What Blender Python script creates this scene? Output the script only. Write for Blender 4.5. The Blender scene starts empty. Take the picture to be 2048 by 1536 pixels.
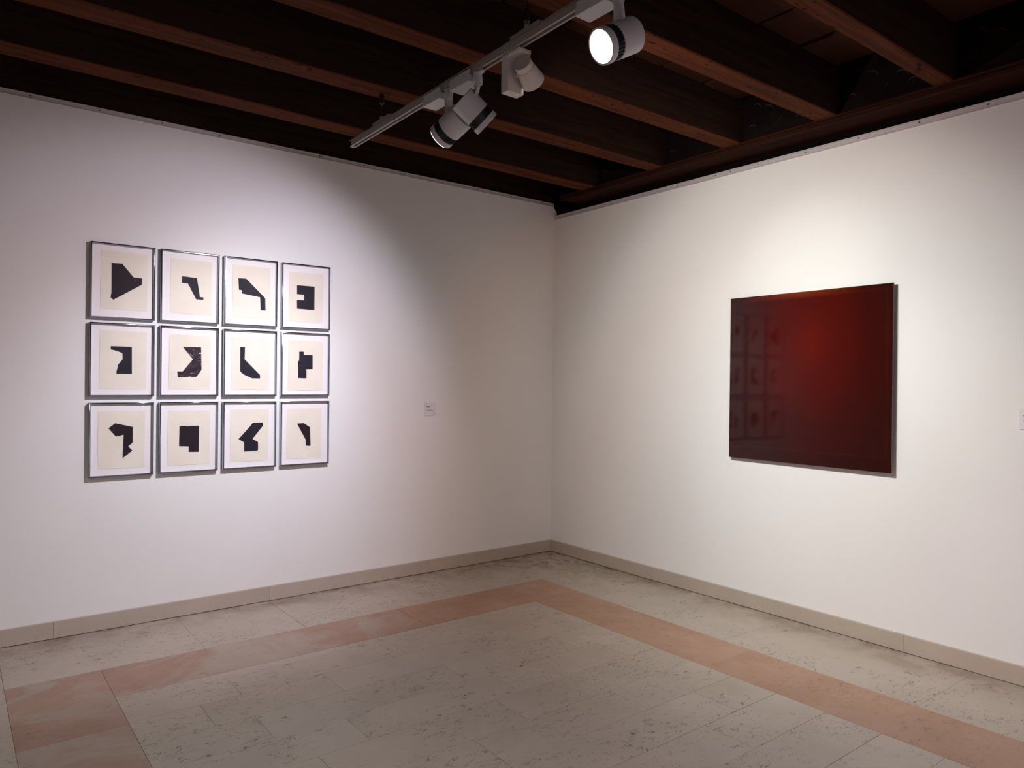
import bpy, bmesh, math, random
from mathutils import Vector, Matrix
random.seed(7)
S = bpy.context.scene
C = bpy.data.collections.new('gallery'); S.collection.children.link(C)

# ------------------------------------------------------------------ camera
cam_d = bpy.data.cameras.new('camera'); cam = bpy.data.objects.new('camera', cam_d); C.objects.link(cam)
cam_d.sensor_width = 36.0; cam_d.lens = 1454.092 / 2048 * 36.0; cam_d.clip_start = 0.05; cam_d.clip_end = 60
rr = (0.789337677, -0.613878599, 0.009954789); uu = (-0.006899411, 0.007343989, 0.999949231); ff = (0.613920540, 0.789366285, -0.001561487)
M = Matrix(((rr[0], uu[0], -ff[0], -4.43355), (rr[1], uu[1], -ff[1], -5.09025), (rr[2], uu[2], -ff[2], 1.55), (0, 0, 0, 1)))
cam.matrix_world = M
S.camera = cam

# ------------------------------------------------------------------ world, exposure
w = bpy.data.worlds.new('world'); S.world = w; w.use_nodes = True
w.node_tree.nodes['Background'].inputs[0].default_value = (0.02, 0.02, 0.022, 1)
w.node_tree.nodes['Background'].inputs[1].default_value = 0.0
S.view_settings.view_transform = 'Standard'; S.view_settings.look = 'None'
S.view_settings.exposure = 0.0; S.view_settings.gamma = 1.0; S.view_settings.use_curve_mapping = False

# ------------------------------------------------------------------ light levels (the lamps themselves are built further down)
# every entry: (watts for red, green, blue), target point, cone angle, blend
B_PRINTS = [((35, 39, 48), (-2.40, 0, 1.70), 75, 1.0), ((16, 21, 12), (-2.95, 0, 1.65), 50, 1.0), ((58, 50, 60), (-3.05, 0, 1.50), 96, 0.5),
            ((23, 32, 42), (-2.95, 0, 1.65), 70, 1.0), ((90, 97, 124), (-3.05, 0, 0.90), 70, 1.0), ((70, 46, 36), (-3.05, 0, 0.90), 95, 1.0)]
B_PAINTING = [((46, 39, 39), (0, -2.53, 2.05), 140, 1.0), ((52, 77, 79), (0, -2.00, 1.70), 90, 1.0), ((26, 10, 1), (0, -1.90, 1.20), 110, 0.6),
              ((37, 35, 34), (0, -2.40, 1.60), 84, 0.4), ((26, 24, 20), (0, -2.53, 2.32), 28, 1.0)]
B_LOW = [((79, 69, 67), (0, -3.00, 0.75), 60, 1.0), ((64, 97, 105), (0, -3.00, 0.75), 90, 1.0), ((61, 34, 26), (0, -2.30, 1.00), 90, 1.0)]
B_FAR = [((60, 58, 64), None, 60, 0.9)]
def beam(p, tgt, watts, angle, blend, size=0.012):
    l = bpy.data.lights.new('beam', 'SPOT'); e = max(watts); l.energy = e; l.color = tuple(v / e for v in watts)
    l.spot_size = math.radians(angle); l.spot_blend = blend; l.shadow_soft_size = size
    o = bpy.data.objects.new('beam', l); C.objects.link(o); o.location = p
    o.rotation_euler = (Vector(tgt) - Vector(p)).to_track_quat('-Z', 'Y').to_euler()
    return o
# added fill spots with no fixtures, standing in for the room's ambient light
beam((-5.0, -4.0, 3.0), (-5.0, -4.001, 0), (118, 127, 117), 150, 0.6)
beam((-3.4, -6.8, 3.0), (-3.4, -6.801, 0), (290, 236, 276), 150, 0.6)

# ------------------------------------------------------------------ materials
def srgb(r, g, b):
    f = lambda c: (c / 255 / 12.92) if c / 255 <= 0.04045 else ((c / 255 + 0.055) / 1.055) ** 2.4
    return (f(r), f(g), f(b), 1)
def mat(name, col, rough=0.5, metal=0.0, coat=0.0, ior=1.45, emit=None, es=0):
    m = bpy.data.materials.new(name); m.use_nodes = True
    b = m.node_tree.nodes['Principled BSDF']
    b.inputs['Base Color'].default_value = col; b.inputs['Roughness'].default_value = rough
    b.inputs['Metallic'].default_value = metal; b.inputs['Coat Weight'].default_value = coat
    b.inputs['IOR'].default_value = ior
    if emit: b.inputs['Emission Color'].default_value = emit; b.inputs['Emission Strength'].default_value = es
    return m
class N:
    def __init__(s, m): s.t = m.node_tree; s.b = s.t.nodes['Principled BSDF']
    def n(s, typ, **k):
        x = s.t.nodes.new(typ)
        for a, v in k.items():
            if a in ('op',): x.operation = v
            elif a.startswith('i_'): x.inputs[a[2:].replace('_', ' ')].default_value = v
            else: setattr(x, a, v)
        return x
    def l(s, a, b): s.t.links.new(a, b)
    def math(s, op, a, b=None, clamp=False):
        x = s.t.nodes.new('ShaderNodeMath'); x.operation = op; x.use_clamp = clamp
        for i, v in enumerate((a, b)):
            if v is None: continue
            if hasattr(v, 'links'): s.l(v, x.inputs[i])
            else: x.inputs[i].default_value = v
        return x.outputs[0]
    def ramp(s, fac, stops):
        x = s.t.nodes.new('ShaderNodeValToRGB'); s.l(fac, x.inputs[0])
        e = x.color_ramp.elements
        while len(e) < len(stops): e.new(0.5)
        for i, (p, c) in enumerate(stops):
            e[i].position = p; e[i].color = c if len(c) == 4 else (*c, 1)
        return x.outputs[0]
    def mix(s, fac, a, b, mode='MIX'):
        x = s.t.nodes.new('ShaderNodeMix'); x.data_type = 'RGBA'; x.blend_type = mode
        for i, v in ((0, fac), (6, a), (7, b)):
            if hasattr(v, 'links'): s.l(v, x.inputs[i])
            else: x.inputs[i].default_value = v
        return x.outputs[2]
    def bump(s, h, strength, dist):
        x = s.t.nodes.new('ShaderNodeBump'); x.inputs['Strength'].default_value = strength; x.inputs['Distance'].default_value = dist
        s.l(h, x.inputs['Height']); s.l(x.outputs[0], s.b.inputs['Normal'])
    def coords(s, scale=(1, 1, 1), rnd=0.0):
        g = s.n('ShaderNodeNewGeometry')
        mp = s.n('ShaderNodeMapping'); mp.inputs['Scale'].default_value = scale
        src = g.outputs['Position']
        if rnd:
            oi = s.n('ShaderNodeObjectInfo')
            v = s.n('ShaderNodeVectorMath'); v.operation = 'SCALE'; v.inputs[0].default_value = (rnd, rnd * 0.7, rnd * 0.37)
            s.l(oi.outputs['Random'], v.inputs['Scale'])
            a = s.n('ShaderNodeVectorMath'); a.operation = 'ADD'; s.l(src, a.inputs[0]); s.l(v.outputs[0], a.inputs[1]); src = a.outputs[0]
        s.l(src, mp.inputs['Vector']); return mp.outputs[0]
    def noise(s, vec, scale, detail=3, rough=0.55, dist=0.0):
        x = s.n('ShaderNodeTexNoise'); x.inputs['Scale'].default_value = scale; x.inputs['Detail'].default_value = detail
        x.inputs['Roughness'].default_value = rough; x.inputs['Distortion'].default_value = dist; s.l(vec, x.inputs['Vector'])
        return x.outputs['Fac']

def wall_mat():
    m = mat('white_wall_paint', (0.80, 0.785, 0.765, 1), 0.92); k = N(m); v = k.coords()
    a = k.noise(v, 1.3, 3); c = k.ramp(a, [(0.3, (0.785, 0.77, 0.75)), (0.7, (0.81, 0.795, 0.775))]); k.l(c, k.b.inputs['Base Color'])
    k.bump(k.noise(v, 60, 4), 0.12, 0.002); k.b.inputs['Specular IOR Level'].default_value = 0.2
    return m
def stone_mat(name, base, base2, dark, squig=1.0, pale=None, rough=0.38, rnd=9.0, cloud=None):
    m = mat(name, base, rough); k = N(m)
    v = k.coords((1.0, 1.0, 1.0), rnd)
    soft = k.noise(v, 2.2, 4, 0.6, 0.4)
    col = k.ramp(soft, [(0.3, base), (0.72, base2)])
    fine = k.noise(v, 55, 4, 0.7)
    col = k.mix(k.math('MULTIPLY', fine, 0.22), col, (base2[0] * 0.8, base2[1] * 0.8, base2[2] * 0.8, 1))
    if cloud:
        cn = k.noise(v, 1.9, 5, 0.55, 1.2)
        col = k.mix(k.ramp(cn, [(0.46, (0, 0, 0)), (0.60, (1, 1, 1))]), col, cloud)
    # short dark wormy solution marks gathered in clusters
    vs = k.coords((1.0, 2.0, 1.0), rnd)
    def worms(scale, width, amt, cs, lo, hi):
        wn = k.noise(vs, scale, 2.5, 0.6, 1.2)
        line = k.math('SUBTRACT', 1.0, k.math('MULTIPLY', k.math('ABSOLUTE', k.math('SUBTRACT', wn, 0.5)), 1.0 / width), True)
        cut = k.ramp(k.noise(vs, scale * 0.9, 2, 0.6), [(0.54, (0, 0, 0)), (0.60, (1, 1, 1))])
        cl = k.ramp(k.noise(v, cs, 3, 0.6), [(lo, (0, 0, 0)), (hi, (1, 1, 1))])
        return k.math('MULTIPLY', k.math('MULTIPLY', k.math('MULTIPLY', line, cut), cl), amt, True)
    w1 = worms(15, 0.030, 1.0 * squig, 3.0, 0.49, 0.56)
    w2 = worms(27, 0.032, 0.95 * squig, 2.1, 0.42, 0.56)
    col = k.mix(w1, col, dark); col = k.mix(w2, col, dark)
    k.l(col, k.b.inputs['Base Color'])
    k.l(k.ramp(k.noise(v, 5, 3), [(0.3, (rough - 0.07,) * 3), (0.7, (rough + 0.1,) * 3)]), k.b.inputs['Roughness'])
    k.bump(k.math('SUBTRACT', 0.0, k.math('ADD', w1, w2)), 0.25, 0.001)
    k.b.inputs['Specular IOR Level'].default_value = 0.35
    return m
def floor_mat():
    m = stone_mat('pale_floor_stone', (0.47, 0.405, 0.335, 1), (0.40, 0.345, 0.285, 1), (0.055, 0.035, 0.026, 1))
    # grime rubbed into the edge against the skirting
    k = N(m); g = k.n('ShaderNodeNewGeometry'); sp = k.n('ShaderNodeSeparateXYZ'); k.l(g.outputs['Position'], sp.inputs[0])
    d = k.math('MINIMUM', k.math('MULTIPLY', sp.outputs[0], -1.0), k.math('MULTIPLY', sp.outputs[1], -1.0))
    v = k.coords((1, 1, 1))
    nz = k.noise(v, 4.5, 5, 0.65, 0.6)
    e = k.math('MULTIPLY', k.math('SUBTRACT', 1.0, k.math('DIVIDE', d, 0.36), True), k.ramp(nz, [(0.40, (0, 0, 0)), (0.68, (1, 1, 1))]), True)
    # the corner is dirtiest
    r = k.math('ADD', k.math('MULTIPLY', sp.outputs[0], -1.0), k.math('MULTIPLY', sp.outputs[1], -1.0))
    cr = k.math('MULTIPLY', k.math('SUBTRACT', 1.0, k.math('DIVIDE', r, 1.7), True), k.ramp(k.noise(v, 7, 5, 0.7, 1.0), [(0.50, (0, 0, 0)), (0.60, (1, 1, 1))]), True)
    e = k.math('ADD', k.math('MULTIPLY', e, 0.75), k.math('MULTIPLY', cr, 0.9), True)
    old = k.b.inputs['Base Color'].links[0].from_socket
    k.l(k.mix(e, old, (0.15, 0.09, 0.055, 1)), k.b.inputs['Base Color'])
    return m
def wood_mat(name, a, b, axis=(0.6, 9, 9), rough=0.75, speck=True):
    m = mat(name, a, rough); k = N(m); v = k.coords(axis, 11.0)
    g = k.noise(v, 3.0, 5, 0.65, 0.4)
    col = k.ramp(g, [(0.28, b), (0.62, a)])
    if speck:
        v2 = k.coords((1.0, 2.4, 2.4), 5.0)
        sp = k.ramp(k.noise(v2, 13, 2, 0.5), [(0.655, (0, 0, 0)), (0.70, (1, 1, 1))])
        col = k.mix(k.math('MULTIPLY', sp, 0.8), col, (b[0] * 0.25, b[1] * 0.25, b[2] * 0.25, 1))
    k.l(col, k.b.inputs['Base Color']); k.bump(g, 0.4, 0.004); k.b.inputs['Specular IOR Level'].default_value = 0.06
    return m
M_wall = wall_mat()
M_floor = floor_mat()
M_pink = stone_mat('rose_floor_stone', (0.43, 0.268, 0.180, 1), (0.35, 0.205, 0.132, 1), (0.12, 0.05, 0.035, 1), 0.75)
M_pinkpale = stone_mat('veined_rose_stone', (0.385, 0.245, 0.175, 1), (0.32, 0.19, 0.135, 1), (0.12, 0.06, 0.04, 1), 0.6, cloud=(0.36, 0.29, 0.23, 1))
M_skirt = stone_mat('skirting_stone', (0.50, 0.425, 0.352, 1), (0.44, 0.372, 0.305, 1), (0.2, 0.14, 0.10, 1), 0.15, rough=0.5)
M_grout = mat('dark_joint', (0.11, 0.08, 0.06, 1), 0.95)
M_joist = wood_mat('old_joist_wood', (0.104, 0.029, 0.0095, 1), (0.040, 0.0115, 0.005, 1))
M_jside = wood_mat('dark_joist_side', (0.030, 0.015, 0.010, 1), (0.014, 0.008, 0.006, 1), speck=False)  # darker brown than the undersides, for joist sides and the wall joist
M_ledge = wood_mat('ledger_wood', (0.034, 0.0105, 0.0055, 1), (0.016, 0.006, 0.004, 1), (9, 0.6, 9), speck=False)
M_board = wood_mat('ceiling_board_wood', (0.05, 0.018, 0.010, 1), (0.035, 0.014, 0.008, 1), (2, 2, 2), speck=False)
M_frieze = wood_mat('painted_frieze', (0.011, 0.0075, 0.0065, 1), (0.007, 0.0055, 0.005, 1), (3, 3, 3), speck=False)
M_leaf = mat('faded_leaf_paint', (0.034, 0.030, 0.028, 1), 0.9)
M_dark = mat('dark_void', (0.006, 0.0045, 0.004, 1), 0.95)
M_dust = mat('dusty_cobweb', (0.09, 0.075, 0.065, 1), 0.95)
for q in (M_leaf, M_dark, M_frieze): q.node_tree.nodes['Principled BSDF'].inputs['Specular IOR Level'].default_value = 0.0
M_zinc = mat('zinc_channel', (0.52, 0.47, 0.47, 1), 0.55, 0.1)
M_screw = mat('screw_black', (0.03, 0.025, 0.025, 1), 0.6)
M_chrome = mat('polished_steel', (0.34, 0.365, 0.43, 1), 0.09, 1.0)
M_mount = mat('mount_board', (0.82, 0.78, 0.77, 1), 0.85)
def paper_mat():
    m = mat('cream_paper', (0.78, 0.71, 0.60, 1), 0.9); k = N(m); v = k.coords((1, 1, 1))
    k.l(k.ramp(k.noise(v, 6, 3), [(0.3, (0.74, 0.675, 0.575)), (0.7, (0.79, 0.73, 0.63))]), k.b.inputs['Base Color']); return m
M_paper = paper_mat()
def black_mat(name, c, rough, crease=0):
    m = mat(name, c, rough); k = N(m); v = k.coords((1, 1, 1), 3.0)
    k.l(k.ramp(k.noise(v, 9, 4), [(0.35, c), (0.7, (c[0] * 1.35, c[1] * 1.25, c[2] * 1.3))]), k.b.inputs['Base Color'])
    k.b.inputs['Specular IOR Level'].default_value = 0.5 if crease else 0.22
    if crease: k.bump(k.noise(k.coords((1, 1, 1)), 14, 2, 0.5, 1.5), crease, 0.012)
    return m
M_ink = black_mat('blue_black_paper', (0.013, 0.011, 0.018, 1), 0.6)
M_ink2 = black_mat('brown_black_paper', (0.016, 0.009, 0.014, 1), 0.6)
M_foil = black_mat('creased_glossy_black', (0.028, 0.016, 0.023, 1), 0.28, 0.7)
M_lamp = mat('grey_white_lacquer', (0.50, 0.50, 0.53, 1), 0.40)
M_lampw = mat('warm_white_lacquer', (0.60, 0.55, 0.52, 1), 0.5)
M_fin = mat('black_heat_sink', (0.012, 0.014, 0.022, 1), 0.35)
M_glow = mat('lit_lens', (1, 1, 1, 1), 0.3, emit=(0.97, 0.97, 1, 1), es=9.0)
M_lens = mat('lamp_glass', (0.5, 0.5, 0.5, 1), 0.15, emit=(1, 0.97, 0.95, 1), es=2.0)
M_black = mat('black_steel', (0.01, 0.009, 0.009, 1), 0.4)
M_track = mat('track_aluminium', (0.36, 0.32, 0.30, 1), 0.4, 0.2)
M_label = mat('label_card', (0.74, 0.71, 0.72, 1), 0.5)
M_text = mat('label_ink', (0.22, 0.18, 0.18, 1), 0.8)

def canvas_mat():
    m = mat('dark_red_lacquer', (0.06, 0.006, 0.004, 1), 0.06, 0, 0.0, 1.35)
    k = N(m); tc = k.n('ShaderNodeTexCoord'); sp = k.n('ShaderNodeSeparateXYZ'); k.l(tc.outputs['Object'], sp.inputs[0])
    Y, Z = sp.outputs[1], sp.outputs[2]        # object origin at the panel's centre
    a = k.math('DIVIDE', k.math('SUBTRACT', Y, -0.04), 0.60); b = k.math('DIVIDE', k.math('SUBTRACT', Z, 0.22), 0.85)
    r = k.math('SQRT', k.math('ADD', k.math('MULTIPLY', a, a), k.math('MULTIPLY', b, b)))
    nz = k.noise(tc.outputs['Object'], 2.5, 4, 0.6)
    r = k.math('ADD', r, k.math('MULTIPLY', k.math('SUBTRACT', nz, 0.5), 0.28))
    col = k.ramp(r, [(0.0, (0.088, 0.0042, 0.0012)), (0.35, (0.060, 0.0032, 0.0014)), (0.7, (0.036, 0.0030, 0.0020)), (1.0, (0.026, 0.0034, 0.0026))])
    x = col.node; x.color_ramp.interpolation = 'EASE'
    # thin rubbed line round the border and an orange seam under the top edge
    ey = k.math('SUBTRACT', 0.565, k.math('ABSOLUTE', Y)); ez = k.math('SUBTRACT', 0.5625, k.math('ABSOLUTE', Z))
    ln = k.math('MINIMUM', ey, k.math('ADD', ez, k.math('MULTIPLY', k.math('LESS_THAN', Z, 0.0), -0.055)))
    ridge = k.math('SUBTRACT', 1.0, k.math('DIVIDE', k.math('ABSOLUTE', k.math('SUBTRACT', ln, 0.033)), 0.010), True)
    col = k.mix(k.math('MULTIPLY', k.math('MULTIPLY', ridge, k.noise(tc.outputs['Object'], 4, 2)), 0.30), col, (0.09, 0.015, 0.008, 1))
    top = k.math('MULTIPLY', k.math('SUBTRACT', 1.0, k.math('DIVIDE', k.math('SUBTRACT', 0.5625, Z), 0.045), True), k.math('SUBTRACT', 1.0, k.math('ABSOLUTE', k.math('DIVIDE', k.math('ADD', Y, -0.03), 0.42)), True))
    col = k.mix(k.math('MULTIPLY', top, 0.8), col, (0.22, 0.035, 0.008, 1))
    k.l(col, k.b.inputs['Base Color'])
    v = k.noise(tc.outputs['Object'], 3.0, 2, 0.4)
    k.bump(k.math('ADD', k.math('MULTIPLY', v, 0.25), k.math('MULTIPLY', ridge, 0.04)), 0.10, 0.02)
    return m
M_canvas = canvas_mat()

# ------------------------------------------------------------------ mesh helpers
def obj(name, bm, m, parent=None, smooth=False, **tags):
    me = bpy.data.meshes.new(name)
    bmesh.ops.recalc_face_normals(bm, faces=bm.faces[:])
    bm.to_mesh(me); bm.free()
    for x in (m if isinstance(m, (list, tuple)) else [m]): me.materials.append(x)
    if smooth:
        me.shade_smooth() if hasattr(me, 'shade_smooth') else None
        me.set_sharp_from_angle(angle=math.radians(35))
    o = bpy.data.objects.new(name, me); C.objects.link(o)
    if parent is not None: o.parent = parent; o.matrix_parent_inverse = parent.matrix_world.inverted()
    for a, v in tags.items(): o[a] = v
    return o
def empty(name, loc=(0, 0, 0), **tags):
    o = bpy.data.objects.new(name, None); C.objects.link(o); o.location = loc; o.empty_display_size = 0.05
    o.matrix_world = Matrix.Translation(loc)
    for a, v in tags.items(): o[a] = v
    return o
def box(bm, x0, x1, y0, y1, z0, z1, bev=0.0, mi=0):
    r = bmesh.ops.create_cube(bm, size=1.0)
    vs = r['verts']
    for v in vs: v.co = Vector(((x0 + x1) / 2 + v.co.x * (x1 - x0), (y0 + y1) / 2 + v.co.y * (y1 - y0), (z0 + z1) / 2 + v.co.z * (z1 - z0)))
    fs = list({f for v in vs for f in v.link_faces})
    for f in fs: f.material_index = mi
    if bev: bmesh.ops.bevel(bm, geom=list({e for v in vs for e in v.link_edges}), offset=bev, segments=1, affect='EDGES')
    return vs
def boxo(name, x0, x1, y0, y1, z0, z1, m, parent=None, bev=0.0, **t):
    bm = bmesh.new(); box(bm, min(x0, x1), max(x0, x1), min(y0, y1), max(y0, y1), min(z0, z1), max(z0, z1), bev); return obj(name, bm, m, parent, **t)
def prism(bm, pts, a, b, fn):
    """closed polygon pts (u,v) swept from depth a to b; fn(u,v,d)->xyz"""
    A = [bm.verts.new(fn(u, v, a)) for u, v in pts]; B = [bm.verts.new(fn(u, v, b)) for u, v in pts]
    n = len(pts)
    bm.faces.new(A); bm.faces.new(B[::-1])
    for i in range(n): bm.faces.new((A[i], A[(i + 1) % n], B[(i + 1) % n], B[i]))
def lathe(bm, prof, mtx, seg=40, cap=True):
    """prof: [(radius, z)] along local z, placed by mtx"""
    rings = []
    for r, z in prof:
        rings.append([bm.verts.new(mtx @ Vector((r * math.cos(2 * math.pi * i / seg), r * math.sin(2 * math.pi * i / seg), z))) for i in range(seg)])
    for a, b in zip(rings, rings[1:]):
        for i in range(seg): bm.faces.new((a[i], a[(i + 1) % seg], b[(i + 1) % seg], b[i]))
    if cap: bm.faces.new(rings[0][::-1]); bm.faces.new(rings[-1])
def aim(loc, d, up=(0, 0, 1)):
    z = Vector(d).normalized(); x = Vector(up).cross(z).normalized(); y = z.cross(x)
    return Matrix(((x.x, y.x, z.x, loc[0]), (x.y, y.y, z.y, loc[1]), (x.z, y.z, z.z, loc[2]), (0, 0, 0, 1)))

# ------------------------------------------------------------------ walls
XW, YW = -8.4, -8.2            # far ends of the room behind the camera
WL, WR = 3.212, 3.097          # tops of the plaster panels
bm = bmesh.new()
pts = [(XW, -0.02), (0.10, -0.02), (0.10, 3.02), (0.052, 3.05), (0.046, 3.085), (0.030, 3.135), (0.005, 3.165), (-0.006, 3.178), (-0.008, WL - 0.004), (XW, WL - 0.004)]
prism(bm, pts, 0.0, 0.03, lambda u, v, d: (u, d, v))
obj('wall_left', bm, M_wall, kind='structure')
boxo('wall_right', 0.0, 0.03, 0.0, YW, -0.02, WR - 0.004, M_wall, kind='structure')
boxo('wall_back', XW, 0.3, YW, YW - 0.1, -0.02, 3.7, M_wall, kind='structure')
boxo('wall_front', XW, XW - 0.1, YW, 0.3, -0.02, 3.7, M_wall, kind='structure')

def channel(name, along, a, b, zt, h, screws):
    """the thin zinc edge channel along the top of a plaster panel"""
    bm = bmesh.new()
    fn = (lambda u, v, d: (d, -u, v)) if along == 'x' else (lambda u, v, d: (-u, d, v))
    prof = [(0.0, zt - h), (0.005, zt - h), (0.0045, zt - h + 0.003), (0.0008, zt - h + 0.005), (0.0008, zt - 0.007), (0.005, zt - 0.005), (0.005, zt), (-0.025, zt), (-0.025, zt - 0.004), (0.0, zt - 0.004)]
    prism(bm, prof, a, b, fn)
    t = obj(name, bm, M_zinc, kind='structure')
    for i, s in enumerate(screws):
        bm = bmesh.new()
        z = zt - h * 0.45
        mtx = Matrix.Translation((s, -0.0018, z)) @ Matrix.Rotation(math.pi / 2, 4, 'X') if along == 'x' else Matrix.Translation((-0.0018, s, z)) @ Matrix.Rotation(-math.pi / 2, 4, 'Y')
        lathe(bm, [(0.0048, -0.001), (0.0048, 0.001), (0.003, 0.002)], mtx, 10)
        obj('screw', bm, M_screw, t)
    return t
channel('trim_1', 'x', XW, -0.008, WL, 0.030, [-0.154 - 0.3549 * i for i in range(12)] + [-2.262])
channel('trim_2', 'y', YW, -0.002, WR, 0.036, [-0.381 - 0.353 * i for i in range(11)] + [-1.921])

# ------------------------------------------------------------------ skirting
def skirting(name, along, cuts):
    t = empty(name, kind='structure')
    for a, b in zip(cuts, cuts[1:]):
        bm = bmesh.new()
        if along == 'x': box(bm, b + 0.0003, a - 0.0003, -0.020, -0.0005, 0.0035, 0.102, 0.0012)
        else: box(bm, -0.020, -0.0005, b + 0.0003, a - 0.0003, 0.0035, 0.102, 0.0012)
        obj('skirting_slab', bm, M_skirt, t)
    return t
skirting('baseboard_left', 'x', [0.0 - 0.0205, -1.33, -2.631, -3.924, -5.21, -6.5, -7.4, XW])
skirting('baseboard_right', 'y', [0.0, -1.05, -2.10, -3.157, -4.2, -5.3, -6.4, -7.3, YW])

# ------------------------------------------------------------------ floor: stones with open joints on a dark bed
floor = boxo('floor', XW, 0.03, YW, 0.03, -0.06, -0.004, M_grout, kind='structure')
G = 0.0006
def stone(x0, x1, y0, y1, m, name='floor_stone', g=G, dz=None, ga=None, gb=None):
    bm = bmesh.new(); dz = random.uniform(-0.0006, 0.0006) if dz is None else dz
    box(bm, x0 + g, x1 - g, y0 + (ga or g), y1 - (gb or g), -0.02, dz, 0.0005)
    return obj(name, bm, m, floor)
SO, SI = -0.703, -1.125                       # outer and inner edge of the rose band
XO, XI = -4.198, -3.775                       # the band turning along the left side
# border stones between the skirting and the rose band
bj = [-0.70, -1.797, -2.638, -3.243, -4.198, -5.0, -5.9, -6.8, -7.6, XW]
stone(-0.70, 0.0, -0.703, 0.0, M_floor)
for a, b in zip(bj, bj[1:]): stone(b, a, SO, 0.0, M_floor)
rj = [SO, -1.30, -2.413, -3.525, -4.6, -5.7, -6.8, YW]
for a, b in zip(rj, rj[1:]): stone(SO, 0.0, b, a, M_floor)
# rose band
for a, b, m in [(SO, -2.0, M_pink), (-2.0, XI, M_pinkpale)]: stone(b, a, SI, SO, m, 'rose_stone')
for a, b in [(SI, -2.6), (-2.6, -4.4), (-4.4, -6.2), (-6.2, YW)]: stone(SI, SO, b, a, M_pink, 'rose_stone')
stone(XO, XI, -1.47, SO, M_pinkpale, 'rose_stone')
for a, b in [(-1.47, -3.3), (-3.3, -5.1), (-5.1, -6.6), (-6.6, YW)]: stone(XO, XI, b, a, M_pink if a < -1.5 else M_pinkpale, 'rose_stone')
# inner field in narrow courses
rows = [SI, -1.195]
while rows[-1] > YW + 0.3: rows.append(rows[-1] - 0.2618)
rows[-1] = YW
known = {1: [-3.274, -2.35], 2: [-3.471, -2.851, -1.95], 3: [-3.3, -2.28, -1.50], 4: [-2.976, -2.15, -1.36], 5: [-3.211, -2.31, -1.28],
         6: [-3.40, -2.62, -1.78], 7: [-3.05, -2.22, -1.45], 8: [-3.35, -2.50, -1.70], 9: [-2.95, -2.10, -1.40]}
for i, (a, b) in enumerate(zip(rows, rows[1:])):
    js = known.get(i)
    if js is None:
        js = []; x = XI + random.uniform(0.3, 0.8)
        while x < SI - 0.25: js.append(x); x += random.uniform(0.62, 0.95)
    xs = [XI] + sorted(js) + [SI]
    for x0, x1 in zip(xs, xs[1:]): stone(x0, x1, b, a, M_floor, ga=0.0013 if i in (7, 9) else None, gb=0.0013 if i in (8, 10) else None)
# beyond the left band
for a, b in [(SO, -1.7), (-1.7, -2.7), (-2.7, -3.7), (-3.7, -4.9), (-4.9, -6.2), (-6.2, YW)]:
    for x0, x1 in [(-4.9, XO), (-5.7, -4.9), (-6.9, -5.7), (XW, -6.9)]: stone(x0, x1, b, a, M_floor)

# ------------------------------------------------------------------ ceiling
ZJ, ZC = 3.175, 3.468
ceiling = boxo('ceiling', XW, 0.3, YW, 0.3, ZC + 0.03, ZC + 0.12, M_dark, kind='structure')
joists = [((0.620, 0.600), (0.787, 0.765)), ((1.283, 1.350), (1.462, 1.482)), ((1.985, 2.018), (2.130, 2.158)), ((2.640, 2.697), (2.790, 2.830)), ((3.320, 3.372), (3.452, 3.472)),
          ((4.02, 4.03), (4.17, 4.17)), ((4.70, 4.70), (4.85, 4.85)), ((5.38, 5.38), (5.53, 5.53)), ((6.06, 6.06), (6.21, 6.21)), ((6.74, 6.74), (6.89, 6.89)), ((7.42, 7.42), (7.57, 7.57))]
def lerp(p, x):  # p = (value at x=-4.5, value at x=-0.2)
    return -(p[0] + (p[1] - p[0]) * (x + 4.5) / 4.3)
for fa, ne in joists:
    bm = bmesh.new()
    xs = [XW + (0.25 - XW) * i / 10 for i in range(11)]
    rings = []
    for x in xs:
        f, n = lerp(fa, max(x, -6.5)) + random.uniform(-.003, .003), lerp(ne, max(x, -6.5)) + random.uniform(-.003, .003)
        z = ZJ + random.uniform(-.0025, .0025)
        rings.append([bm.verts.new(c) for c in ((x, f, ZC + 0.03), (x, f, z + 0.006), (x, f - 0.006, z), (x, n + 0.006, z), (x, n, z + 0.006), (x, n, ZC + 0.03))])
    for a, b in zip(rings, rings[1:]):
        for i in range(6):
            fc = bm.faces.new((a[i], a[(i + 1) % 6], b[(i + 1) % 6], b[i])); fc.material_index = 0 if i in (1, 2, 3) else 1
    bm.faces.new(rings[0]); bm.faces.new(rings[-1][::-1])
    obj('joist', bm, [M_joist, M_jside], ceiling)
# wall joist above the left panel
boxo('wall_joist', XW, 0.25, 0.035, 0.2, 3.10, ZC + 0.03, M_jside, ceiling)
# boards lying across the joists
edges = [(-0.2, 0.05)] + [None]
ys = [(0.03, 0.035)] + joists
for j in range(len(joists)):
    x = -0.235; k = 0
    while x > XW + 0.1:
        w_ = 0.40 if x > -6 else 0.8
        x1 = max(x - w_, XW)
        hi = 0.034 if j == 0 else lerp(joists[j - 1][1], max(x, -6.5)); lo = lerp(joists[j][0], max(x, -6.5))
        bm = bmesh.new(); z = ZC + random.uniform(-0.006, 0.006)
        box(bm, x1 + 0.013, x - 0.013, lo + 0.003, hi - 0.003, z, z + 0.025, 0.003)
        obj('ceiling_board', bm, M_board, ceiling)
        x = x1
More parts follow.
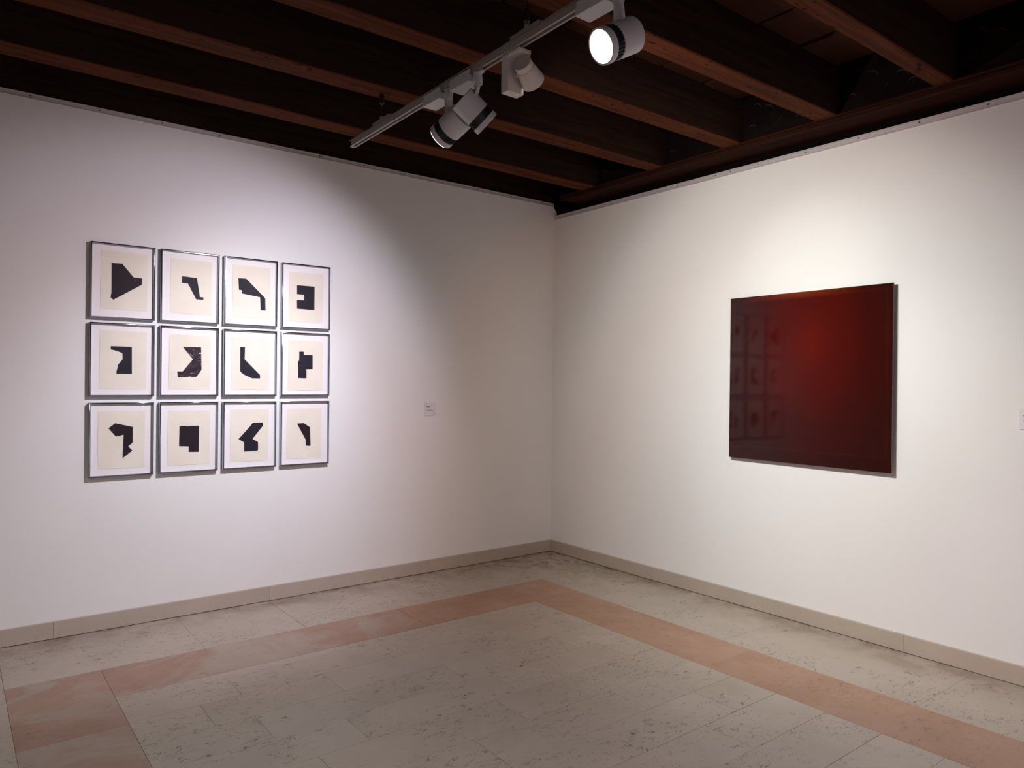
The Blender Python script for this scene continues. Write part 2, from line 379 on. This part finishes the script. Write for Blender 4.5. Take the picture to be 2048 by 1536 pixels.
# ledger carrying the joist ends over the right panel, with its moulded lip
led = boxo('ledger_beam', -0.222, 0.25, YW, -0.33, 3.150, 3.166, M_ledge, ceiling, 0.003)
boxo('ledger_backing', 0.032, 0.25, YW, 0.03, 3.0, ZC + 0.03, M_dark, ceiling)
bm = bmesh.new()
prism(bm, [(-0.222, 3.166), (-0.232, 3.169), (-0.236, 3.175), (-0.230, 3.182), (-0.214, 3.186), (-0.200, 3.198), (-0.19, 3.2), (-0.19, 3.166)], YW, -0.33, lambda u, v, d: (u, d, v))
obj('ledger_moulding', bm, M_ledge, ceiling)
bm = bmesh.new()
prism(bm, [(-0.190, 3.142), (-0.214, 3.142), (-0.214, 3.150), (-0.190, 3.150)], YW, -0.33, lambda u, v, d: (u, d, v))
obj('ledger_fillet', bm, M_ledge, ceiling)
# painted panels between the joist ends with faded leaf scrolls
def leaf(bm, y, z, L, ang, bend, wd):
    n = 7; pa = []
    for i in range(n + 1):
        t = i / n; a = ang + bend * (t - 0.3)
        pa.append((y + L * t * math.cos(a), z + L * t * math.sin(a), wd * math.sin(math.pi * t) ** 0.8 + 0.0008))
    L_ = [bm.verts.new((-0.1975, p[0], p[1] + p[2])) for p in pa]; R_ = [bm.verts.new((-0.1975, p[0], p[1] - p[2] * 0.2)) for p in pa]
    for i in range(n): bm.faces.new((L_[i], L_[i + 1], R_[i + 1], R_[i]))
for j in range(len(joists)):
    hi = -0.30 if j == 0 else lerp(joists[j - 1][1], -0.2); lo = lerp(joists[j][0], -0.2)
    fz = boxo('frieze_panel', -0.196, -0.18, lo + 0.001, hi - 0.001, 3.198, ZC + 0.028, M_frieze, ceiling)
    if j == 0 or j > 6: continue
    bm = bmesh.new(); c = (lo + hi) / 2
    for (dy, dz, L, an, be, wd) in [(-0.05, 0.12, 0.085, 2.6, 1.2, 0.010), (0.05, 0.11, 0.10, 1.9, -1.4, 0.009), (-0.12, 0.05, 0.06, 2.2, 1.0, 0.006), (0.13, 0.17, 0.075, 1.4, -1.0, 0.010),
                                    (-0.17, 0.04, 0.05, 0.4, 1.3, 0.004), (0.00, 0.05, 0.045, 1.5, 0.8, 0.005), (0.17, 0.06, 0.06, 1.2, -1.5, 0.006), (-0.15, 0.17, 0.05, 1.1, 0.9, 0.008)]:
        leaf(bm, c + dy, 3.20 + dz, L, an, be, wd)
    obj('painted_leaves', bm, M_leaf, fz)

# ------------------------------------------------------------------ lighting track
SL = 0.0158
def zt(y): return 2.9695 + (-1.0 - y) * SL
def bar(bm, x0, x1, y0, y1, h0, h1):
    vs = box(bm, x0, x1, min(y0, y1), max(y0, y1), 0, 1)
    for v in vs: v.co.z = zt(v.co.y) + (h1 if v.co.z > 0.5 else h0)
track = empty('lighting_track', (-2.5, -1.0, 3.0), label='pale metal lighting track hung on thin rods below the dark joists', category='lighting track')
bm = bmesh.new()
Y0, Y1 = -1.0, -6.9
bar(bm, -2.517, -2.5125, Y0, Y1, 0, 0.035); bar(bm, -2.4855, -2.481, Y0, Y1, 0, 0.035)
bar(bm, -2.517, -2.481, Y0, Y1, 0.031, 0.035); bar(bm, -2.5125, -2.508, Y0, Y1, 0.0, 0.003); bar(bm, -2.490, -2.4855, Y0, Y1, 0.0, 0.003)
bar(bm, -2.512, -2.486, Y0 - 0.02, Y1, 0.012, 0.015)
bar(bm, -2.517, -2.481, Y0, Y0 - 0.02, 0.0, 0.034)
bar(bm, -2.519, -2.515, Y0, Y1, 0.033, 0.036)
obj('rail', bm, M_track, track)
for y0, y1, yr in [(-1.29, -1.487, -1.378), (-2.582, -2.777, -2.682), (-3.88, -4.08, -3.98), (-5.2, -5.4, -5.30)]:
    bm = bmesh.new(); bar(bm, -2.513, -2.487, y0, y1, 0.035, 0.056)
    br = obj('mounting_bracket', bm, M_track, track)
    bm = bmesh.new(); lathe(bm, [(0.011, zt(yr) + 0.056), (0.011, zt(yr) + 0.072), (0.006, zt(yr) + 0.076)], Matrix.Translation((-2.5, yr, 0)), 16)
    obj('rod_socket', bm, M_track, br)
    bm = bmesh.new(); lathe(bm, [(0.0022, zt(yr) + 0.07), (0.0022, 3.172 if yr > -3 else 3.46)], Matrix.Translation((-2.5, yr, 0)), 8)
    rod = obj('suspension_rod', bm, M_black, track)
    zb = 3.125 if yr > -2 else 3.085
    bm = bmesh.new(); lathe(bm, [(0.004, zb - 0.014), (0.0135, zb), (0.0135, zb + 0.040), (0.011, zb + 0.049)], Matrix.Translation((-2.5, yr, 0)), 14)
    obj('rod_gripper', bm, M_black, rod)

def adapter(t, y0, y1, m=M_lamp):
    bm = bmesh.new()
    zb = zt(y0) - 0.034
    box(bm, -2.528, -2.448, y1, y0, zb, zt(y0) - 0.0008, 0.0015)
    bar(bm, -2.528, -2.5205, y0 - 0.008, y1, -0.002, 0.017)
    return obj('driver_box', bm, m, t)
def swivel(t, y, m=M_lamp):
    z = zt(y)
    bm = bmesh.new()
    lathe(bm, [(0.021, z - 0.026), (0.022, z - 0.024), (0.022, z - 0.006), (0.019, z - 0.002)], Matrix.Translation((-2.5, y, 0)), 28)
    lathe(bm, [(0.0205, z - 0.046), (0.0212, z - 0.044), (0.0212, z - 0.0275), (0.0205, z - 0.0265)], Matrix.Translation((-2.5, y, 0)), 28)
    box(bm, -2.512, -2.488, y - 0.045, y + 0.02, z - 0.014, z - 0.002, 0.002)
    return obj('swivel', bm, m, t)
def spot(name, y0, y1, ys_, centre, d, label, lit, zlens=0.0775):
    t = empty(name, (-2.5, ys_, zt(ys_)), label=label, category='spotlight', group='cylindrical spotlights on the track')
    adapter(t, y0, y1); swivel(t, ys_)
    d = Vector(d).normalized(); Mx = aim(centre, d)
    Lh = 0.083; R = 0.0655
    bm = bmesh.new()
    lathe(bm, [(R - 0.012, -Lh), (R - 0.003, -Lh + 0.001), (R, -Lh + 0.004), (R, 0.020), (R - 0.002, 0.0215)], Mx, 56)
    body = obj('housing', bm, M_lamp, t, True)
    bm = bmesh.new()
    lathe(bm, [(R - 0.006, 0.0210), (R - 0.006, 0.0575)], Mx, 56)
    fin = obj('heat_sink', bm, M_fin, t, True)
    bm = bmesh.new()
    for i in range(28):
        a = 2 * math.pi * i / 28
        vs = box(bm, -0.0011, 0.0011, R - 0.009, R - 0.0015, 0.0215, 0.0570)
        for v in vs: v.co = Mx @ (Matrix.Rotation(a, 4, 'Z') @ v.co)
    obj('fins', bm, M_fin, fin, kind='stuff')
    bm = bmesh.new()
    rim = [(R - 0.004, 0.0565), (R, 0.058), (R, 0.081), (R - 0.002, 0.083), (R - 0.007, 0.083), (R - 0.0085, 0.078), (R - 0.010, 0.068), (R - 0.02, 0.066)]
    lathe(bm, rim, Mx, 56)
    obj('bezel', bm, M_lamp, t, True)
    bm = bmesh.new()
    zl = zlens
    lathe(bm, [(R - 0.0095, zl - 0.008), (R - 0.0095, zl - 0.002), (R - 0.02, zl), (R - 0.045, zl + 0.001)], Mx, 48)
    obj('lens', bm, M_glow if lit else M_lens, t, True)
    # flat stem across the aim, from the swivel down into the housing
    h = Vector((d.x, d.y, 0)).normalized(); p = Vector((-h.y, h.x, 0))
    top = Vector((-2.5, ys_, zt(ys_) - 0.046)); bot = Vector(centre) - d * 0.045 + Vector((0, 0, 0.03))
    bot = Vector((top.x * 0.8 + bot.x * 0.2, top.y * 0.8 + bot.y * 0.2, bot.z))
    bm = bmesh.new()
    A = []
    for q, wd, th in ((top, 0.0195, 0.006), (top + Vector((0, 0, -0.030)), 0.023, 0.0065), (bot, 0.026, 0.008)):
        A.append([bm.verts.new(q + p * sx * wd + h * sy * th) for sx, sy in ((-1, -1), (1, -1), (1, 1), (-1, 1))])
    for a, b in zip(A, A[1:]):
        for i in range(4): bm.faces.new((a[i], a[(i + 1) % 4], b[(i + 1) % 4], b[i]))
    bm.faces.new(A[0]); bm.faces.new(A[-1][::-1])
    obj('stem', bm, M_lamp, t)
    q = top + Vector((0, 0, -0.012))
    for s in (-1, 1):
        bm = bmesh.new()
        mm = Matrix.Translation(q + p * 0.019 * s) @ p.to_track_quat('Z', 'Y').to_matrix().to_4x4()
        lathe(bm, [(0.009, -0.004), (0.0095, 0.0), (0.009, 0.004)], mm, 16)
        obj('hinge_knob', bm, M_lamp, t)
    return Mx
def beams(Mx, z, lst, size=0.012):
    p = Mx @ Vector((0, 0, z))
    for wt, tgt, ang, bl in lst: beam(p, tgt if tgt else Mx @ Vector((0, 0, z + 1)), wt, ang, bl, size)
L1 = spot('spotlight', -1.875, -2.035, -2.075, (-2.5, -2.104, 2.796), (-0.243, 0.846, -0.48), 'grey spotlight aimed at the framed prints, nearest the track end', False, 0.0915)
beams(L1, 0.10, B_PRINTS)
L2 = spot('spotlight', -2.123, -2.290, -2.320, (-2.48, -2.270, 2.826), (0.742, -0.217, -0.635), 'grey spotlight tilted down to the right, crossing in front of its neighbour', False)
beams(L2, 0.10, B_LOW)
L4 = spot('spotlight', -3.012, -3.176, -3.218, (-2.5, -3.211, 2.810), (-0.868, 0.117, -0.482), 'spotlight with glowing white lens facing the viewer', True, 0.079)
beams(L4, 0.10, B_FAR, 0.02)

# small warm-white projector with its upright driver box
t = empty('projector_spotlight', (-2.5, -2.55, zt(-2.55)), label='small white cone spotlight on an upright rectangular box', category='spotlight')
bm = bmesh.new()
box(bm, -2.506, -2.418, -2.562, -2.512, 2.828, zt(-2.53) - 0.002, 0.0015)
obj('driver_box', bm, M_lampw, t)
bm = bmesh.new()
box(bm, -2.510, -2.440, -2.640, -2.560, zt(-2.6) - 0.020, zt(-2.6) - 0.002, 0.002)
box(bm, -2.450, -2.444, -2.640, -2.560, zt(-2.6) - 0.050, zt(-2.6) - 0.010, 0.001)
obj('track_adapter', bm, M_lampw, t)
bm = bmesh.new()
lathe(bm, [(0.012, 0.0), (0.012, 0.030)], aim((-2.456, -2.562, 2.905), (0.05, -1, -0.1)), 24)
obj('hinge', bm, M_lampw, t, True)
M3 = aim((-2.449, -2.628, 2.899), (0.84, 0.33, -0.42))
bm = bmesh.new()
lathe(bm, [(0.0385, -0.055), (0.041, -0.053), (0.041, -0.028), (0.0395, -0.027)], M3, 48)
obj('rear_cap', bm, M_lampw, t, True)
bm = bmesh.new()
lathe(bm, [(0.040, -0.026), (0.0415, -0.025), (0.054, 0.053), (0.0535, 0.056), (0.049, 0.056), (0.047, 0.045)], M3, 48)
obj('shade', bm, M_lampw, t, True)
bm = bmesh.new()
lathe(bm, [(0.0475, 0.044), (0.0475, 0.047), (0.02, 0.048)], M3, 40)
obj('lens', bm, M_lens, t, True)
beams(M3, 0.068, B_PAINTING)

# ------------------------------------------------------------------ framed prints
ART=[[0,0,[[-3.691,2.3406],[-3.4288,2.339],[-3.4319,1.9806],[-3.693,1.9833]],[[-3.6329,2.267],[-3.5739,2.2676],[-3.5088,2.1895],[-3.4606,2.1876],[-3.4615,2.148],[-3.6216,2.0399],[-3.6369,2.0542],[-3.6323,2.0868]]],[0,1,[[-3.2949,2.3363],[-3.039,2.3357],[-3.0398,1.977],[-3.2956,1.9808]],[[-3.2252,2.2252],[-3.1327,2.2222],[-3.1129,2.0975],[-3.0906,2.0966],[-3.0911,2.0799],[-3.1363,2.0809],[-3.1883,2.1803],[-3.2251,2.181]]],[0,2,[[-2.9032,2.336],[-2.643,2.3377],[-2.6444,1.9768],[-2.9018,1.9782]],[[-2.865,2.2472],[-2.8116,2.2486],[-2.6794,2.1237],[-2.6767,2.0393],[-2.7111,2.0388],[-2.7157,2.1279],[-2.8407,2.1446],[-2.8418,2.167],[-2.8606,2.1677]]],[0,3,[[-2.5096,2.3286],[-2.2504,2.3335],[-2.2581,1.9723],[-2.5094,1.9752]],[[-2.4521,2.2366],[-2.3201,2.2365],[-2.3202,2.067],[-2.4504,2.0678],[-2.4518,2.1294],[-2.3994,2.1306],[-2.3977,2.1717],[-2.4514,2.1715]]],[1,0,[[-3.6923,1.8489],[-3.4294,1.8475],[-3.4327,1.4868],[-3.6961,1.489]],[[-3.6335,1.7522],[-3.5159,1.7516],[-3.5145,1.5832],[-3.6013,1.5827],[-3.6007,1.5989],[-3.5952,1.6202],[-3.5945,1.6351],[-3.5859,1.6481],[-3.5671,1.672],[-3.5682,1.7104],[-3.5941,1.7223],[-3.6334,1.7328]]],[1,1,[[-3.2969,1.8426],[-3.0413,1.8429],[-3.0421,1.4868],[-3.3001,1.4878]],[[-3.2164,1.7631],[-3.1025,1.7647],[-3.0985,1.6155],[-3.1308,1.5685],[-3.161,1.5681],[-3.1724,1.5714],[-3.1836,1.5668],[-3.2455,1.5646],[-3.249,1.6032],[-3.2159,1.6031],[-3.153,1.6845]]],[1,2,[[-2.9051,1.8422],[-2.647,1.8423],[-2.6474,1.4839],[-2.9045,1.4843]],[[-2.8488,1.7765],[-2.8156,1.7778],[-2.8176,1.6936],[-2.7106,1.5871],[-2.7104,1.5633],[-2.767,1.5636],[-2.824,1.5901],[-2.8403,1.6039],[-2.8473,1.6132]]],[1,3,[[-2.5121,1.84],[-2.2527,1.8399],[-2.2544,1.4816],[-2.5126,1.4822]],[[-2.4308,1.76],[-2.3977,1.7606],[-2.3959,1.7374],[-2.3304,1.7385],[-2.3294,1.6359],[-2.3759,1.634],[-2.3752,1.5672],[-2.4366,1.5689],[-2.4403,1.6918],[-2.4312,1.6935]]],[2,0,[[-3.6987,1.3532],[-3.4363,1.3512],[-3.4389,0.9909],[-3.6995,0.9949]],[[-3.6422,1.2446],[-3.6056,1.2745],[-3.5067,1.2491],[-3.5071,1.1501],[-3.5312,1.1276],[-3.5078,1.1007],[-3.5628,1.0543],[-3.5575,1.2014],[-3.6012,1.1924]]],[2,1,[[-3.3014,1.3481],[-3.0418,1.3457],[-3.0443,0.9889],[-3.3031,0.9921]],[[-3.232,1.2467],[-3.1882,1.2461],[-3.1843,1.2392],[-3.1795,1.2459],[-3.1103,1.2446],[-3.1121,1.0724],[-3.1738,1.0749],[-3.1742,1.1115],[-3.234,1.1156]]],[2,2,[[-2.9078,1.3477],[-2.6481,1.3486],[-2.6495,0.9888],[-2.9077,0.9944]],[[-2.7585,1.2555],[-2.687,1.2565],[-2.6868,1.2346],[-2.7584,1.1443],[-2.7205,1.1204],[-2.72,1.0652],[-2.7303,1.06],[-2.8154,1.0595],[-2.8165,1.123],[-2.8545,1.1466],[-2.7927,1.214],[-2.7696,1.2393]]],[2,3,[[-2.5158,1.3492],[-2.2584,1.3506],[-2.261,0.984],[-2.5203,0.9921]],[[-2.4425,1.2414],[-2.3926,1.2441],[-2.3449,1.2125],[-2.3394,1.0795],[-2.3472,1.0768],[-2.3756,1.0811],[-2.377,1.1243]]]]
RZ = [(1.923, 2.388), (1.441, 1.896), (0.943, 1.404)]
names = [
    ['a broad black wedge like a fin', 'a thin black hooked leg', 'a black diagonal arm bent down at the end', 'a black square notched on its left side'],
    ['a black bracket with a torn lower left edge', 'a shiny creased black angular hook', 'a black boot-like shape with a tall narrow top', 'a black stepped block with a narrow top'],
    ['a black beak above a triangular tail', 'a black square with a leg at lower right', 'a black zigzag arrow', 'a small narrow black flag']]
col_n = ['leftmost', 'second from left', 'third from left', 'rightmost']; row_n = ['top row', 'middle row', 'bottom row']
def fn_wall(u, v, d): return (u, -d, v)
for r, c, paper, shape in ART:
    z0, z1 = RZ[r]; x0 = -3.750 + 0.3945 * c; x1 = x0 + 0.3625
    t = empty('framed_print', ((x0 + x1) / 2, 0.0, z0), category='framed print', group='twelve framed cut-paper prints on the left wall',
              label='framed print, %s, %s, %s' % (names[r][c], row_n[r], col_n[c]))
    # frame: four mitred rails, rounded face
    prof = [(0.0, 0.0), (0.0, 0.031), (0.0012, 0.0345), (0.0035, 0.036), (0.0072, 0.036), (0.0090, 0.0345), (0.0100, 0.032), (0.0100, 0.006), (0.0100, 0.0)]
    bm = bmesh.new(); loops = []
    for (cx, cz, sx, sz) in ((x0, z0, 1, 1), (x1, z0, -1, 1), (x1, z1, -1, -1), (x0, z1, 1, -1)):
        loops.append([bm.verts.new((cx + sx * u, -d, cz + sz * u)) for u, d in prof])
    n = len(prof)
    for i in range(4):
        a, b = loops[i], loops[(i + 1) % 4]
        for j in range(n): bm.faces.new((a[j], a[(j + 1) % n], b[(j + 1) % n], b[j]))
    obj('frame', bm, M_chrome, t, True)
    boxo('mount_board', x0 + 0.0102, x1 - 0.0102, -0.0158, -0.004, z0 + 0.0102, z1 - 0.0102, M_mount, t)
    # sheet, its left and bottom edges lifting a little
    bm = bmesh.new(); (a, b, c_, d_) = paper[0], paper[1], paper[2], paper[3]
    nx, nz = 8, 10; g = []
    for jz in range(nz + 1):
        row = []
        for ix in range(nx + 1):
            s, q = ix / nx, jz / nz
            X = (a[0] * (1 - s) + b[0] * s) * (1 - q) + (d_[0] * (1 - s) + c_[0] * s) * q
            Z = (a[1] * (1 - s) + b[1] * s) * (1 - q) + (d_[1] * (1 - s) + c_[1] * s) * q
            lift = 0.0003 + 0.0012 * max(0, 1 - s * 4) ** 2 * math.sin(math.pi * q) + 0.0012 * max(0, q * 5 - 4) ** 2 * math.sin(math.pi * s)
            row.append(bm.verts.new((X, -0.0160 - lift, Z)))
        g.append(row)
    for jz in range(nz):
        for ix in range(nx): bm.faces.new((g[jz][ix], g[jz][ix + 1], g[jz + 1][ix + 1], g[jz + 1][ix]))
    sheet = obj('paper_sheet', bm, M_paper, t)
    bm = bmesh.new(); prism(bm, shape, 0.0165, 0.0172, fn_wall); bm.normal_update()
    bmesh.ops.triangulate(bm, faces=[f for f in bm.faces if len(f.verts) > 4])
    m = M_foil if (r, c) == (1, 1) else (M_ink2 if (r, c) in ((0, 0), (2, 0), (2, 3), (2, 1)) else M_ink)
    obj('cut_shape', bm, m, t)

# ------------------------------------------------------------------ red painting
PY0, PY1, PZ0, PZ1 = -3.087, -1.957, 1.038, 2.163
t = empty('red_painting', (0.0, (PY0 + PY1) / 2, PZ0), label='large square glossy dark red painting on the right wall', category='painting')
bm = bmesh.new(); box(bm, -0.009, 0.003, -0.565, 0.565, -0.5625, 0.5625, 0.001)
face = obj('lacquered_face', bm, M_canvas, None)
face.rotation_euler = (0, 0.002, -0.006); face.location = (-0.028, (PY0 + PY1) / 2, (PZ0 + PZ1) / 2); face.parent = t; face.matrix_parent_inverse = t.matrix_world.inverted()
boxo('stretcher', -0.0205, -0.0005, PY0 + 0.04, PY1 - 0.04, PZ0 + 0.04, PZ1 - 0.04, mat('brown_edge', (0.06, 0.04, 0.03, 1), 0.6), t)

# ------------------------------------------------------------------ wall labels
def card(x0, x1, z0, z1, wall, label, lines):
    if wall == 'left': f = lambda u, v, d: (u, -d, v); loc = ((x0 + x1) / 2, 0, z0)
    else: f = lambda u, v, d: (-d, u, v); loc = (0, (x0 + x1) / 2, z0)
    t = empty('wall_label', loc, label=label, category='label')
    bm = bmesh.new(); prism(bm, [(x0, z0), (x1, z0), (x1, z1), (x0, z1)], 0.0005, 0.0055, f); obj('card', bm, M_label, t)
    bm = bmesh.new()
    for (a, b, zc, h) in lines:
        u = a
        while u < b - 0.002:
            wd = random.uniform(0.5, 1.0) * h * 1.2; e = min(u + wd, b)
            q = [(u, zc - h / 2), (e, zc - h / 2), (e, zc + h / 2), (u, zc + h / 2)]
            if wall != 'left': pass
            prism(bm, q, 0.0055, 0.0059, f); u = e + h * 0.25
    obj('small_print', bm, M_text, t, kind='stuff')
X0, X1, Z0, Z1 = -1.372, -1.262, 1.276, 1.384
card(X0, X1, Z0, Z1, 'left', 'small white label card right of the framed prints',
     [(X0 + .018, X0 + .052, Z1 - .034, .0085), (X0 + .018, X0 + .060, Z1 - .056, .0035), (X0 + .018, X0 + .076, Z1 - .063, .0035), (X0 + .018, X0 + .045, Z1 - .070, .0035), (X1 - .034, X1 - .008, Z0 + .018, .0042)])
X0, X1, Z0, Z1 = -3.835, -3.720, 1.333, 1.442
card(X0, X1, Z0, Z1, 'right', 'white label card on the right wall at the photo edge',
     [(X1 - .060, X1 - .018, Z1 - .036, .0085), (X1 - .070, X1 - .018, Z1 - .056, .0035), (X1 - .060, X1 - .018, Z1 - .063, .0035), (X0 + .010, X0 + .034, Z0 + .018, .0042)])
